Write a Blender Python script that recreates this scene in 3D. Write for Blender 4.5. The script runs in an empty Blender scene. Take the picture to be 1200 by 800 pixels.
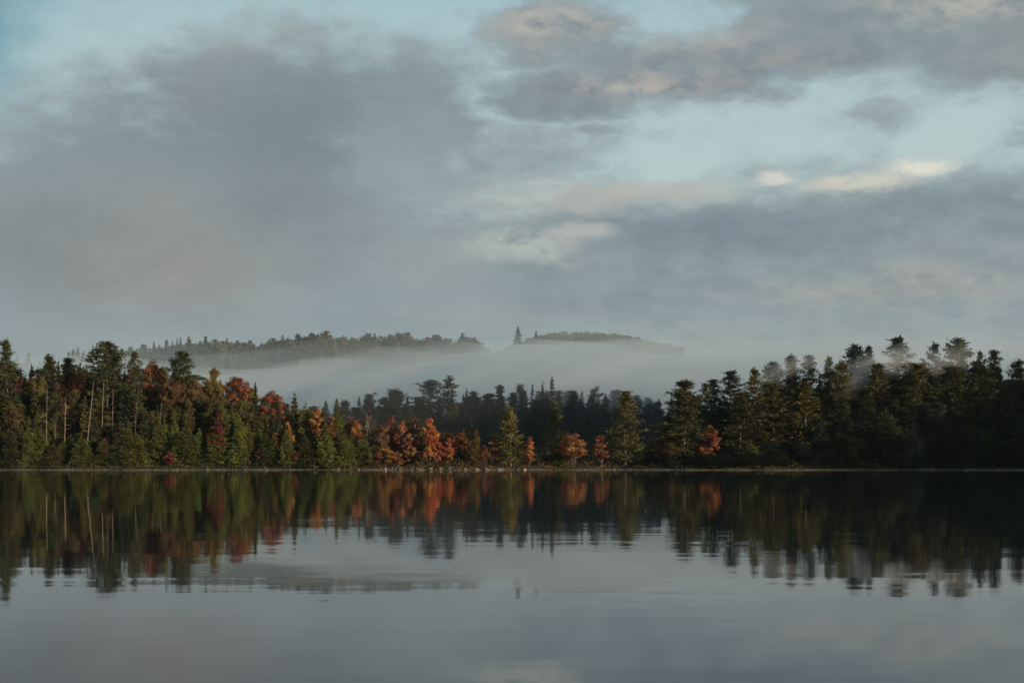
import bpy, math, random
import numpy as np

# ------------------------------------------------------------------ camera, sky, sun, exposure
scene = bpy.context.scene
col = scene.collection
F_PX, HORIZON, CAM_H = 1667.0, 540.0, 1.7

cam = bpy.data.cameras.new('camera')
cam.lens, cam.sensor_width = 50.0, 36.0
cam.shift_y = (HORIZON - 400.0) / 1200.0
cam.clip_start, cam.clip_end = 0.1, 9000.0
cam_o = bpy.data.objects.new('camera', cam)
col.objects.link(cam_o)
cam_o.location = (0, 0, CAM_H)
cam_o.rotation_euler = (math.radians(90), 0, 0)
scene.camera = cam_o

SUN_AZ, SUN_EL = math.radians(127.0), math.radians(8.5)     # clockwise from +Y, above the horizon
SUN_DIR = np.array([math.sin(SUN_AZ) * math.cos(SUN_EL), math.cos(SUN_AZ) * math.cos(SUN_EL), math.sin(SUN_EL)])
sun = bpy.data.lights.new('sun', 'SUN')
sun.energy, sun.angle, sun.color = 5.0, math.radians(0.55), (1.0, 0.79, 0.53)
sun_o = bpy.data.objects.new('sun', sun)
col.objects.link(sun_o)
sun_o.location = (200, -150, 120)
sun_o.rotation_euler = (math.radians(90) - SUN_EL, 0, math.pi - SUN_AZ)

SKY_STRENGTH = 0.1


class NT:
    """a few short-hands for building node trees"""
    def __init__(self, tree):
        self.t = tree

    def n(self, kind, **kw):
        nd = self.t.nodes.new(kind)
        for k, v in kw.items():
            setattr(nd, k, v)
        return nd

    def put(self, sock, v):
        if isinstance(v, bpy.types.NodeSocket):
            self.t.links.new(v, sock)
        elif v is not None:
            if sock.type == 'RGBA' and len(v) == 3:
                v = (*v, 1.0)
            sock.default_value = v

    def m(self, op, a, b=None, c=None, clamp=False):
        nd = self.n('ShaderNodeMath', operation=op, use_clamp=clamp)
        for i, v in enumerate((a, b, c)):
            if v is not None:
                self.put(nd.inputs[i], v)
        return nd.outputs[0]

    def v(self, op, a, b=None, c=None, out=0):
        nd = self.n('ShaderNodeVectorMath', operation=op)
        for i, x in enumerate((a, b, c)):
            if x is not None:
                self.put(nd.inputs[i], x)
        return nd.outputs[out]

    def mix(self, f, a, b, blend='MIX'):
        nd = self.n('ShaderNodeMix', data_type='RGBA', blend_type=blend)
        self.put(nd.inputs[0], f)
        self.put(nd.inputs[6], a)
        self.put(nd.inputs[7], b)
        return nd.outputs[2]

    def ramp(self, x, a, b, c=0.0, d=1.0, smooth=True):
        nd = self.n('ShaderNodeMapRange', interpolation_type='SMOOTHSTEP' if smooth else 'LINEAR')
        for i, v in enumerate((x, a, b, c, d)):
            self.put(nd.inputs[i], v)
        return nd.outputs[0]

    def noise(self, vec, scale, detail=3.0, rough=0.5, out=0, dim='3D', lac=2.0):
        nd = self.n('ShaderNodeTexNoise', noise_dimensions=dim)
        if vec is not None:
            self.put(nd.inputs['Vector'], vec)
        nd.inputs['Scale'].default_value = scale
        nd.inputs['Detail'].default_value = detail
        nd.inputs['Roughness'].default_value = rough
        nd.inputs['Lacunarity'].default_value = lac
        return nd.outputs[out]

    def xyz(self, vec):
        nd = self.n('ShaderNodeSeparateXYZ')
        self.put(nd.inputs[0], vec)
        return nd.outputs

    def vec(self, x, y, z):
        nd = self.n('ShaderNodeCombineXYZ')
        for i, v in enumerate((x, y, z)):
            self.put(nd.inputs[i], v)
        return nd.outputs[0]


def lin(r, g, b):
    return tuple(((c / 255 + 0.055) / 1.055) ** 2.4 if c > 10 else c / 255 / 12.92 for c in (r, g, b))


def make_world():
    w = bpy.data.worlds.new('World')
    scene.world = w
    w.use_nodes = True
    t = w.node_tree
    t.nodes.clear()
    N = NT(t)
    out = N.n('ShaderNodeOutputWorld')
    bg = N.n('ShaderNodeBackground')
    bg.inputs['Strength'].default_value = SKY_STRENGTH
    t.links.new(bg.outputs[0], out.inputs[0])
    sky = N.n('ShaderNodeTexSky', sky_type='NISHITA')
    sky.sun_disc = False
    sky.sun_elevation = SUN_EL
    sky.sun_rotation = SUN_AZ
    sky.air_density, sky.dust_density, sky.ozone_density = 1.0, 1.5, 1.0
    d = N.n('ShaderNodeTexCoord').outputs['Generated']
    dx, dy, dz = N.xyz(d)
    # direction as two angles: x in units of 1/1667 rad from straight ahead, y likewise above the horizon
    ax = N.m('MULTIPLY', N.m('ARCTAN2', dx, dy), F_PX)
    ay = N.m('MULTIPLY', N.m('ARCSINE', dz), F_PX)
    flat = N.v('MULTIPLY', d, (1.0, 1.0, 2.1))
    w1 = N.v('SUBTRACT', N.noise(flat, 6.0, 4.0, 0.55, out=1), (0.5, 0.5, 0.5))
    w2 = N.v('SUBTRACT', N.noise(flat, 26.0, 6.0, 0.62, out=1), (0.5, 0.5, 0.5))
    warp = N.v('ADD', N.v('MULTIPLY', w1, (120, 66, 0)), N.v('MULTIPLY', w2, (110, 52, 0)))
    P = N.v('ADD', N.vec(ax, ay, 0.0), warp)
    P2 = N.v('ADD', N.vec(ax, ay, 0.0), N.v('MULTIPLY', w2, (60, 34, 0)))
    fb = N.noise(flat, 14.0, 7.0, 0.6)
    fine = N.noise(flat, 40.0, 6.0, 0.62)

    def blob(px, py, rx, ry, soft=1.0, vec=P):
        """1 inside, falling to 0 at the rim of an ellipse of directions (given in frame units)"""
        c = (px - 600.0, HORIZON - py, 0.0)
        q = N.v('LENGTH', N.v('MULTIPLY', N.v('SUBTRACT', vec, c), (1 / rx, 1 / ry, 0.0)), out=1)
        return N.ramp(q, 1.0, 1.0 - soft, 0.0, 1.0)

    def union(*fs):
        r = fs[0]
        for f in fs[1:]:
            r = N.m('MAXIMUM', r, f)
        return r

    K = 1.0 / SKY_STRENGTH

    def c(r, g, b):
        return tuple(x * K * q for x, q in zip(lin(r, g, b), (1.07, 1.13, 1.12)))

    # clear air: the sky texture, a paler veil towards the horizon
    veil = N.ramp(ay, 500.0, 1500.0, 0.93, 0.25)
    pale = N.mix(N.ramp(ay, 300, 620), c(182, 196, 196), c(158, 184, 194))
    clear = N.mix(veil, N.mix(1.0, sky.outputs[0], (1.05, 1.0, 0.95), 'MULTIPLY'), pale)
    clear = N.mix(blob(-20, 60, 150, 210, 1.0), clear, c(104, 147, 162))
    # thin veils within the clear gaps
    clear = N.mix(N.m('MULTIPLY', N.ramp(fb, 0.45, 0.7), 0.35), clear, c(160, 172, 178))

    # where the clouds are
    low = N.ramp(N.xyz(P)[1], 365, 240, 0.0, 1.0)
    left = union(blob(250, 284, 425, 256, 0.65), blob(332, 148, 285, 160, 0.8), blob(480, 150, 180, 170, 1.0), N.m('MULTIPLY', blob(570, 200, 230, 130, 1.0), 0.72))
    deck = union(blob(640, 50, 140, 70, 0.9), blob(650, 118, 170, 58, 0.9), blob(820, 88, 270, 72, 0.8), blob(960, 70, 280, 74, 0.8),
                 blob(1150, 80, 230, 95, 0.8), blob(1060, 10, 360, 80, 0.8))
    over = N.m('MULTIPLY', N.ramp(ay, 600, 900), N.ramp(fb, 0.50, 0.64))
    bits = union(blob(1040, 158, 90, 34, 1.0), blob(1190, 195, 90, 44, 1.0), blob(690, 160, 120, 26, 1.0))
    cov = N.m('ADD', union(low, left, deck, over, N.m('MULTIPLY', bits, 0.62)), N.m('ADD', N.m('MULTIPLY', N.m('SUBTRACT', fb, 0.5), 1.15), N.m('MULTIPLY', N.m('SUBTRACT', fine, 0.5), 0.5)))
    cov = N.ramp(cov, 0.04, 0.88)

    # their colour
    cc = N.mix(N.ramp(ay, 130, 330), c(139, 148, 152), c(132, 141, 146))
    for px, py, rx, ry, rgb, k in (
            (370, 170, 220, 120, (115, 125, 131), 0.65), (170, 130, 150, 80, (122, 128, 132), 0.6), (190, 310, 230, 110, (143, 138, 133), 0.8),
            (300, 50, 130, 50, (146, 148, 148), 0.7), (470, 200, 110, 110, (145, 154, 158), 0.7), (60, 300, 170, 90, (124, 129, 131), 0.7), (330, 260, 150, 70, (124, 130, 134), 0.6),
            (500, 300, 140, 50, (150, 154, 153), 0.6), (640, 290, 90, 30, (158, 160, 157), 0.7), (760, 330, 250, 80, (128, 138, 145), 0.8),
            (870, 275, 260, 50, (116, 128, 138), 0.9), (640, 265, 110, 28, (120, 131, 140), 0.7), (1120, 255, 190, 44, (118, 130, 139), 0.8),
            (1080, 345, 200, 40, (147, 150, 149), 0.7), (560, 375, 220, 32, (143, 150, 151), 0.5), (900, 385, 500, 34, (135, 146, 150), 0.8),
            (700, 120, 170, 44, (122, 132, 141), 0.9), (930, 110, 230, 40, (123, 132, 140), 0.85), (1060, 20, 260, 36, (128, 140, 147), 0.8),
            (1190, 100, 110, 50, (138, 141, 141), 0.7), (1180, 200, 90, 36, (118, 132, 141), 0.9), (1040, 158, 90, 30, (140, 148, 150), 0.8)):
        f = N.m('MULTIPLY', blob(px, py, rx, ry, 1.0), k)
        cc = N.mix(f, cc, c(*rgb))
    # sunlit, faintly pink shoulders, broken up by the clouds' own grain
    grain = N.ramp(fine, 0.32, 0.56)
    for px, py, rx, ry, rgb, k in (
            (625, 40, 95, 42, (172, 166, 161), 0.9), (745, 108, 150, 30, (168, 160, 156), 0.95), (800, 55, 130, 32, (158, 154, 153), 0.8), (1120, 45, 190, 36, (166, 162, 157), 0.9),
            (900, 95, 130, 24, (150, 147, 147), 0.7), (620, 235, 110, 34, (176, 172, 168), 0.8), (600, 285, 120, 36, (172, 175, 172), 0.95), (1080, 338, 170, 24, (158, 157, 154), 0.7), (960, 350, 150, 22, (152, 152, 149), 0.6)):
        f = N.m('MULTIPLY', N.m('MULTIPLY', blob(px, py, rx, ry, 1.0), grain), k)
        cc = N.mix(f, cc, c(*rgb))
    # grain of the cloud itself, light and dark
    cc = N.mix(1.0, cc, N.mix(N.ramp(fb, 0.3, 0.7), (0.93, 0.94, 0.95), (1.07, 1.06, 1.05)), 'MULTIPLY')
    tex = N.m('MULTIPLY', N.ramp(ax, -80, 120), 0.9)
    cc = N.mix(tex, cc, N.mix(1.0, cc, N.mix(N.ramp(fine, 0.32, 0.66), (0.91, 0.92, 0.935), (1.10, 1.085, 1.07)), 'MULTIPLY'))
    res = N.mix(cov, clear, cc)
    res = N.mix(N.m('MULTIPLY', N.ramp(ay, 640, 1250), 0.8), res, c(74, 98, 122))   # deeper blue towards the zenith
    # bright cloud tops standing out of the lower bank
    for px, py, rx, ry, rgb, k in (
            (760, 232, 150, 20, (178, 173, 167), 0.8), (900, 218, 30, 14, (202, 198, 190), 1.0), (1000, 227, 90, 18, (196, 191, 180), 1.0),
            (1068, 213, 58, 17, (214, 208, 198), 1.0), (690, 246, 70, 20, (170, 169, 166), 0.8), (680, 276, 60, 15, (172, 173, 169), 0.8)):
        f = N.m('MULTIPLY', N.m('MULTIPLY', blob(px, py, rx, ry, 0.8, P2), N.ramp(fine, 0.28, 0.48)), k)
        res = N.mix(f, res, c(*rgb))
    t.links.new(res, bg.inputs['Color'])


make_world()
vs = scene.view_settings
vs.view_transform, vs.look, vs.exposure, vs.gamma, vs.use_curve_mapping = 'Standard', 'None', 0.0, 1.0, False
cy = scene.cycles
cy.use_denoising = True
cy.max_bounces, cy.diffuse_bounces, cy.glossy_bounces, cy.transmission_bounces = 6, 2, 2, 2
cy.volume_bounces, cy.transparent_max_bounces = 3, 8
cy.volume_step_rate, cy.volume_max_steps = 1.0, 128
cy.caustics_reflective = cy.caustics_refractive = False


# ------------------------------------------------------------------ materials
def material(name):
    m = bpy.data.materials.new(name)
    m.use_nodes = True
    m.node_tree.nodes.clear()
    N = NT(m.node_tree)
    return m, N, N.n('ShaderNodeOutputMaterial')


def foliage_material(name, translucent=0.18, spread=0.5, fixed=None, hue=0.025):
    """leaves: each thing's own colour, varied leaf by leaf and in soft patches over the crown"""
    m, N, out = material(name)
    if fixed is None:
        base = N.n('ShaderNodeObjectInfo').outputs['Color']
    else:
        base = fixed(N)
    geo = N.n('ShaderNodeNewGeometry')
    rnd = geo.outputs['Random Per Island']
    patch = N.noise(geo.outputs['Position'], 0.55, 3.0, 0.6)
    v = N.m('ADD', N.ramp(rnd, 0, 1, 1 - spread, 1 + spread, smooth=False), N.ramp(patch, 0.3, 0.7, -0.3, 0.3))
    hs = N.n('ShaderNodeHueSaturation')
    N.put(hs.inputs['Hue'], N.m('ADD', N.ramp(patch, 0.3, 0.7, 0.5 - hue, 0.5 + hue), N.ramp(N.m('FRACT', N.m('MULTIPLY', rnd, 37.7)), 0, 1, -0.018, 0.018, smooth=False)))
    N.put(hs.inputs['Saturation'], 0.95)
    N.put(hs.inputs['Value'], v)
    N.put(hs.inputs['Color'], base)
    p = N.n('ShaderNodeBsdfPrincipled')
    N.put(p.inputs['Base Color'], hs.outputs[0])
    p.inputs['Roughness'].default_value = 0.75
    p.inputs['Specular IOR Level'].default_value = 0.15
    tr = N.n('ShaderNodeBsdfTranslucent')
    N.put(tr.inputs['Color'], hs.outputs[0])
    mx = N.n('ShaderNodeMixShader')
    mx.inputs[0].default_value = translucent
    m.node_tree.links.new(p.outputs[0], mx.inputs[1])
    m.node_tree.links.new(tr.outputs[0], mx.inputs[2])
    m.node_tree.links.new(mx.outputs[0], out.inputs[0])
    return m


def bark_material(name, a, b):
    m, N, out = material(name)
    pos = N.n('ShaderNodeTexCoord').outputs['Object']
    n1 = N.noise(N.v('MULTIPLY', pos, (6, 6, 1.2)), 1.0, 5.0, 0.65)
    p = N.n('ShaderNodeBsdfPrincipled')
    N.put(p.inputs['Base Color'], N.mix(N.ramp(n1, 0.35, 0.65), a, b))
    p.inputs['Roughness'].default_value = 0.9
    bp = N.n('ShaderNodeBump')
    bp.inputs['Strength'].default_value = 0.6
    bp.inputs['Distance'].default_value = 0.03
    N.put(bp.inputs['Height'], n1)
    N.put(p.inputs['Normal'], bp.outputs[0])
    m.node_tree.links.new(p.outputs[0], out.inputs[0])
    return m


M_NEEDLE = foliage_material('needles', 0.10, 0.5)
M_LEAF = foliage_material('autumn_leaves', 0.25, 0.5, hue=0.032)
M_BARK = bark_material('bark', (0.05, 0.04, 0.032), (0.14, 0.11, 0.085))
M_PALE_BARK = bark_material('pale_bark', (0.14, 0.115, 0.09), (0.30, 0.25, 0.20))
M_DEAD = bark_material('weathered_wood', (0.17, 0.115, 0.07), (0.29, 0.21, 0.14))


def shrub_colour(N):
    pos = N.n('ShaderNodeNewGeometry').outputs['Position']
    x = N.xyz(pos)[0]
    n1 = N.noise(pos, 0.22, 4.0, 0.6)
    n2 = N.noise(pos, 0.6, 3.0, 0.6)
    green = N.mix(N.ramp(n1, 0.35, 0.65), (0.025, 0.034, 0.012), (0.065, 0.066, 0.02))
    rust = N.mix(N.ramp(n2, 0.4, 0.6), (0.07, 0.042, 0.02), (0.16, 0.07, 0.028))
    f = N.m('MULTIPLY', N.ramp(x, -34, -24), N.ramp(x, 26, 18))
    f = N.m('ADD', N.m('MULTIPLY', f, 0.55), N.ramp(n2, 0.58, 0.7, 0.0, 0.5), clamp=True)
    return N.mix(f, green, rust)


M_SHRUB = foliage_material('shrub_leaves', 0.15, 0.45, fixed=shrub_colour)
M_FAR = foliage_material('far_wood_leaves', 0.10, 0.4, fixed=lambda N: N.mix(
    N.ramp(N.noise(N.n('ShaderNodeNewGeometry').outputs['Position'], 0.05, 3, 0.6), 0.4, 0.62), (0.045, 0.056, 0.028), (0.14, 0.12, 0.052)))


def ground_material():
    m, N, out = material('forest_floor')
    geo = N.n('ShaderNodeNewGeometry')
    pos = geo.outputs['Position']
    z = N.xyz(pos)[2]
    n1 = N.noise(pos, 0.35, 6.0, 0.62)
    n2 = N.noise(pos, 3.0, 5.0, 0.6)
    litter = N.mix(N.ramp(n1, 0.35, 0.65), (0.045, 0.034, 0.02), (0.10, 0.062, 0.028))
    stone = N.mix(N.ramp(n2, 0.38, 0.62), (0.07, 0.055, 0.045), (0.22, 0.18, 0.145))
    f = N.ramp(N.m('ADD', z, N.ramp(n1, 0.3, 0.7, -0.12, 0.12)), 0.26, 0.14)
    p = N.n('ShaderNodeBsdfPrincipled')
    N.put(p.inputs['Base Color'], N.mix(f, litter, stone))
    p.inputs['Roughness'].default_value = 0.9
    bp = N.n('ShaderNodeBump')
    bp.inputs['Strength'].default_value = 0.8
    bp.inputs['Distance'].default_value = 0.12
    N.put(bp.inputs['Height'], n2)
    N.put(p.inputs['Normal'], bp.outputs[0])
    m.node_tree.links.new(p.outputs[0], out.inputs[0])
    return m


def rock_material():
    m, N, out = material('granite')
    pos = N.n('ShaderNodeNewGeometry').outputs['Position']
    rnd = N.n('ShaderNodeObjectInfo').outputs['Random']
    n1 = N.noise(pos, 4.0, 6.0, 0.65)
    a = N.mix(N.ramp(n1, 0.35, 0.65), (0.08, 0.066, 0.052), (0.30, 0.245, 0.19))
    p = N.n('ShaderNodeBsdfPrincipled')
    N.put(p.inputs['Base Color'], N.mix(1.0, a, N.mix(rnd, (0.4, 0.4, 0.41), (1.3, 1.2, 1.08)), 'MULTIPLY'))
    p.inputs['Roughness'].default_value = 0.85
    bp = N.n('ShaderNodeBump')
    bp.inputs['Distance'].default_value = 0.05
    N.put(bp.inputs['Height'], n1)
    N.put(p.inputs['Normal'], bp.outputs[0])
    m.node_tree.links.new(p.outputs[0], out.inputs[0])
    return m


def water_material():
    """still lake water: a mirror whose normal follows long, low wavelets"""
    m, N, out = material('lake_water')
    pos = N.n('ShaderNodeNewGeometry').outputs['Position']
    a = N.v('SUBTRACT', N.noise(N.v('MULTIPLY', pos, (0.55, 1.7, 1.0)), 1.0, 3.0, 0.5, out=1), (0.5, 0.5, 0.5))
    b = N.v('SUBTRACT', N.noise(N.v('MULTIPLY', pos, (0.10, 0.22, 1.0)), 1.0, 2.0, 0.5, out=1), (0.5, 0.5, 0.5))
    calm = N.ramp(N.noise(N.v('MULTIPLY', pos, (0.03, 0.09, 1.0)), 1.0, 3.0, 0.5), 0.38, 0.62, 0.55, 1.3)
    s = N.v('ADD', N.v('MULTIPLY', a, (0.006, 0.0145, 0.0)), N.v('MULTIPLY', b, (0.003, 0.0045, 0.0)))
    sx, sy, sz = N.xyz(N.v('MULTIPLY', s, N.vec(calm, calm, 0.0)))
    nrm = N.v('NORMALIZE', N.vec(sx, sy, 1.0))
    p = N.n('ShaderNodeBsdfPrincipled')
    p.inputs['Base Color'].default_value = (0.008, 0.015, 0.018, 1)
    p.inputs['Roughness'].default_value = 0.035
    p.inputs['IOR'].default_value = 1.62
    N.put(p.inputs['Normal'], nrm)
    m.node_tree.links.new(p.outputs[0], out.inputs[0])
    return m


def volume_material(name, colour, density, aniso=0.2, shape=None):
    m, N, out = material(name)
    v = N.n('ShaderNodeVolumePrincipled')
    v.inputs['Color'].default_value = (*colour, 1)
    v.inputs['Density'].default_value = density
    v.inputs['Anisotropy'].default_value = aniso
    if shape:
        N.put(v.inputs['Density'], shape(N, density))
    m.node_tree.links.new(v.outputs[0], out.inputs['Volume'])
    return m


# ------------------------------------------------------------------ mesh helpers
def mesh_np(name, V, F, mat_idx=None, mats=(), smooth=False):
    """V (n,3); F a list of (k, array of k-gons)"""
    me = bpy.data.meshes.new(name)
    V = np.asarray(V, dtype=np.float32)
    loops, starts, totals, pos = [], [], [], 0
    for f in F:
        f = np.asarray(f, dtype=np.int32)
        if len(f) == 0:
            continue
        k = f.shape[1]
        loops.append(f.ravel())
        starts.append(pos + np.arange(len(f)) * k)
        totals.append(np.full(len(f), k))
        pos += f.size
    loops = np.concatenate(loops).astype(np.int32)
    starts = np.concatenate(starts).astype(np.int32)
    me.vertices.add(len(V))
    me.vertices.foreach_set('co', V.ravel())
    me.loops.add(len(loops))
    me.loops.foreach_set('vertex_index', loops)
    me.polygons.add(len(starts))
    me.polygons.foreach_set('loop_start', starts)
    for m in mats:
        me.materials.append(m)
    if mat_idx is not None:
        me.polygons.foreach_set('material_index', np.asarray(mat_idx, dtype=np.int32))
    if smooth:
        me.polygons.foreach_set('use_smooth', np.ones(len(starts), dtype=bool))
    me.update(calc_edges=True)
    me.validate()
    return me


def tag(o, label=None, cat=None, group=None, kind=None):
    for k, v in (('label', label), ('category', cat), ('group', group), ('kind', kind)):
        if v:
            o[k] = v
    return o


def link(name, data, parent=None, loc=None):
    o = bpy.data.objects.new(name, data)
    col.objects.link(o)
    if parent:
        o.parent = parent
    if loc is not None:
        o.location = loc
    return o


def unit(a):
    return a / np.maximum(np.linalg.norm(a, axis=-1, keepdims=True), 1e-9)


class Shape:
    """collects tubes and leaf cards"""
    def __init__(self):
        self.V, self.Q, self.n = [], [], 0

    def add(self, V, Q):
        self.V.append(np.asarray(V, float))
        self.Q.append(np.asarray(Q, int) + self.n)
        self.n += len(V)

    def tube(self, pts, rad, k=5):
        pts = np.asarray(pts, float)
        n = len(pts)
        d = unit(np.gradient(pts, axis=0))
        ref = np.where(np.abs(d[:, 2:3]) > 0.8, np.array([[1., 0, 0]]), np.array([[0., 0, 1]]))
        u = unit(np.cross(d, ref))
        w = np.cross(d, u)
        a = np.arange(k) * 2 * math.pi / k
        ring = (u[:, None] * np.cos(a)[None, :, None] + w[:, None] * np.sin(a)[None, :, None]) * np.asarray(rad, float)[:, None, None]
        V = (pts[:, None] + ring).reshape(-1, 3)
        i, j = np.meshgrid(np.arange(n - 1), np.arange(k), indexing='ij')
        j2 = (j + 1) % k
        self.add(V, np.stack([i * k + j, i * k + j2, (i + 1) * k + j2, (i + 1) * k + j], -1).reshape(-1, 4))

    def cards(self, P, U, Nn, L, W):
        """diamond leaves: centre, long axis, normal, length, width"""
        U = unit(U)
        B = unit(np.cross(Nn, U))
        L, W = np.asarray(L)[:, None], np.asarray(W)[:, None]
        V = np.stack([P - U * L * .5, P + B * W * .5 - U * L * .08, P + U * L * .5, P - B * W * .5 - U * L * .08], 1).reshape(-1, 3)
        self.add(V, np.arange(len(P) * 4).reshape(-1, 4))

    def mesh(self, name, mat):
        return mesh_np(name, np.concatenate(self.V), [np.concatenate(self.Q)], mats=[mat])


def tufts(S, rng, C, axis, n, spread, L, W, up=0.7, size=None):
    """n leaves around each tuft centre C, growing roughly along axis"""
    m = len(C)
    k = np.ones(m * n) if size is None else np.repeat(size, n)
    P = np.repeat(C, n, 0) + rng.normal(0, 1, (m * n, 3)) * np.array(spread) * k[:, None]
    U = np.repeat(axis, n, 0) + rng.normal(0, .55, (m * n, 3))
    Nn = rng.normal(0, 1, (m * n, 3)) * (1 - up) + np.array([0, 0, up])
    S.cards(P, U, Nn, rng.uniform(.65, 1.3, m * n) * L * k, rng.uniform(.65, 1.3, m * n) * W * k)


# ------------------------------------------------------------------ tree kinds: each returns (trunk shape, crown shape, height, width)
def grow_pine(seed, H=20.0, cb=0.42, R=3.4, gaps=0.18, top=0.16, cone=0.75, dome=False):
    rng = np.random.default_rng(seed)
    T, C = Shape(), Shape()
    zz = np.linspace(-0.4, H, 9)
    bend = np.cumsum(rng.normal(0, .10, (9, 2)), 0)
    sp = np.column_stack([bend - bend[0], zz])
    r0 = .0125 * H
    T.tube(sp, np.linspace(r0, .03, 9) ** 1.0, 6)
    at = lambda z: np.array([np.interp(z, zz, sp[:, 0]), np.interp(z, zz, sp[:, 1]), z])
    # dead stubs below the crown
    for _ in range(int(H * .5)):
        z = rng.uniform(.18, cb + .1) * H
        a = rng.uniform(0, 2 * math.pi)
        d = np.array([math.cos(a), math.sin(a), rng.uniform(-.2, .15)])
        T.tube([at(z), at(z) + d * rng.uniform(.5, 1.6)], [.04, .012], 3)
    z = cb * H
    lop = rng.uniform(0, 2 * math.pi)
    while z < H - .25:
        t = (z - cb * H) / (H - cb * H)
        prof = (1 - t) ** cone * (1 - top) + top
        if dome:
            prof = (1 - t ** 1.35) ** .95 * (1 - top) + top
        prof *= min(1.0, .45 + t * 2.6)
        n = rng.integers(4, 7)
        a0 = rng.uniform(0, 2 * math.pi)
        tier = rng.uniform(.5, 1.15)
        for k in range(n):
            if rng.random() < gaps:
                continue
            a = a0 + k * 2 * math.pi / n + rng.normal(0, .25)
            Lb = R * prof * tier * rng.uniform(.62, 1.12) * (1.3 if rng.random() < .16 else 1.0) * (1 + .16 * math.cos(a - lop))
            el = math.radians(rng.normal(4 + 44 * t ** 2.2, 7))
            out = np.array([math.cos(a), math.sin(a), 0])
            s = np.linspace(0, 1, 5)[:, None]
            pts = at(z) + out * Lb * s * math.cos(el) + np.array([0, 0, 1]) * (Lb * s * math.sin(el) + .14 * Lb * s ** 2.4 - .10 * Lb * s * (1 - s))
            T.tube(pts, np.linspace(.022 + .014 * Lb, .012, 5), 3)
            m = max(3, int(Lb * 3.1))
            ss = rng.uniform(.34, 1.02, m) if Lb > 1.2 else rng.uniform(.1, 1.0, m)
            side = np.array([-out[1], out[0], 0])
            P = np.column_stack([np.interp(ss, s[:, 0], pts[:, i]) for i in range(3)])
            lat = rng.uniform(-1, 1, m) * Lb * .26 * (1.15 - ss * .6)
            P = P + side * lat[:, None] + np.array([0, 0, 1]) * (rng.uniform(-.05, .20, m))[:, None]
            ax = out * .8 + side * (np.sign(lat) * .6)[:, None] + np.array([0, 0, .35])
            tufts(C, rng, P, ax, 11, (.28, .28, .17), .58, .17, .36)
        z += rng.uniform(.6, 1.05) * (H / 20.0) * (1.0 - .35 * t)
    P = at(H)[None] + np.column_stack([rng.normal(0, .12, 7), rng.normal(0, .12, 7), rng.uniform(-.9, .15, 7)])
    tufts(C, rng, P, np.tile([0, 0, 1.], (7, 1)), 7, (.07, .07, .2), .45, .13, .3)
    return T, C, H, 2 * R * .92


def grow_spruce(seed, H=16.0, R=2.5, cb=0.04, droop=0.25, dense=24, pw=0.85, leaf=(.46, .18), up=.28, blunt=0.0):
    rng = np.random.default_rng(seed)
    T, C = Shape(), Shape()
    zz = np.linspace(-.4, H, 6)
    T.tube(np.column_stack([zz * 0, zz * 0, zz]), np.linspace(.012 * H, .02, 6), 5)
    n = int(H * dense)
    t = rng.beta(1.0, 1.45, n)
    # tiers: pull the branches together into irregular layers
    lay = np.round(t * H / .75) * .75 / H
    t = np.clip(t * .45 + lay * .55 + rng.normal(0, .006, n), 0, .995)
    a = rng.uniform(0, 2 * math.pi, n)
    ph = rng.uniform(0, 6.28, 4)
    lump = 1 + .17 * np.sin(3 * a + ph[0] + t * 9) + .17 * np.sin(2 * a + ph[1] - t * 23) + .12 * np.sin(5 * a + t * 41 + ph[2])
    Lb = R * ((1 - t) ** pw * (1 - blunt) + blunt * np.sqrt(np.clip(1 - t, 0, 1))) * lump * rng.uniform(.66, 1.14, n) + .06
    z = (cb + (1 - cb) * t) * H
    out = np.column_stack([np.cos(a), np.sin(a), a * 0])
    side = np.column_stack([-np.sin(a), np.cos(a), a * 0])
    rise = (.35 + .6 * t)
    for s in (.42, .62, .8, .96):
        P = out * (Lb * s)[:, None]
        P[:, 2] = z + Lb * s * (rise * .45 - droop * (1.6 - t) * s)
        P += side * (rng.normal(0, .16, n) * Lb)[:, None]
        ax = out + np.array([0, 0, 1]) * (.25 - droop * 1.3 + .5 * t)[:, None]
        tufts(C, rng, P, ax, 7, (.19, .19, .16), leaf[0], leaf[1], up, .38 + .62 * (1 - t) ** .5)
    P = np.column_stack([rng.normal(0, .06, 8), rng.normal(0, .06, 8), H + rng.uniform(-.8, .25, 8)])
    tufts(C, rng, P, np.tile([0, 0, 1.], (8, 1)), 5, (.03, .03, .1), .34, .09, .2)
    return T, C, H, 2 * R * .95


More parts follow.
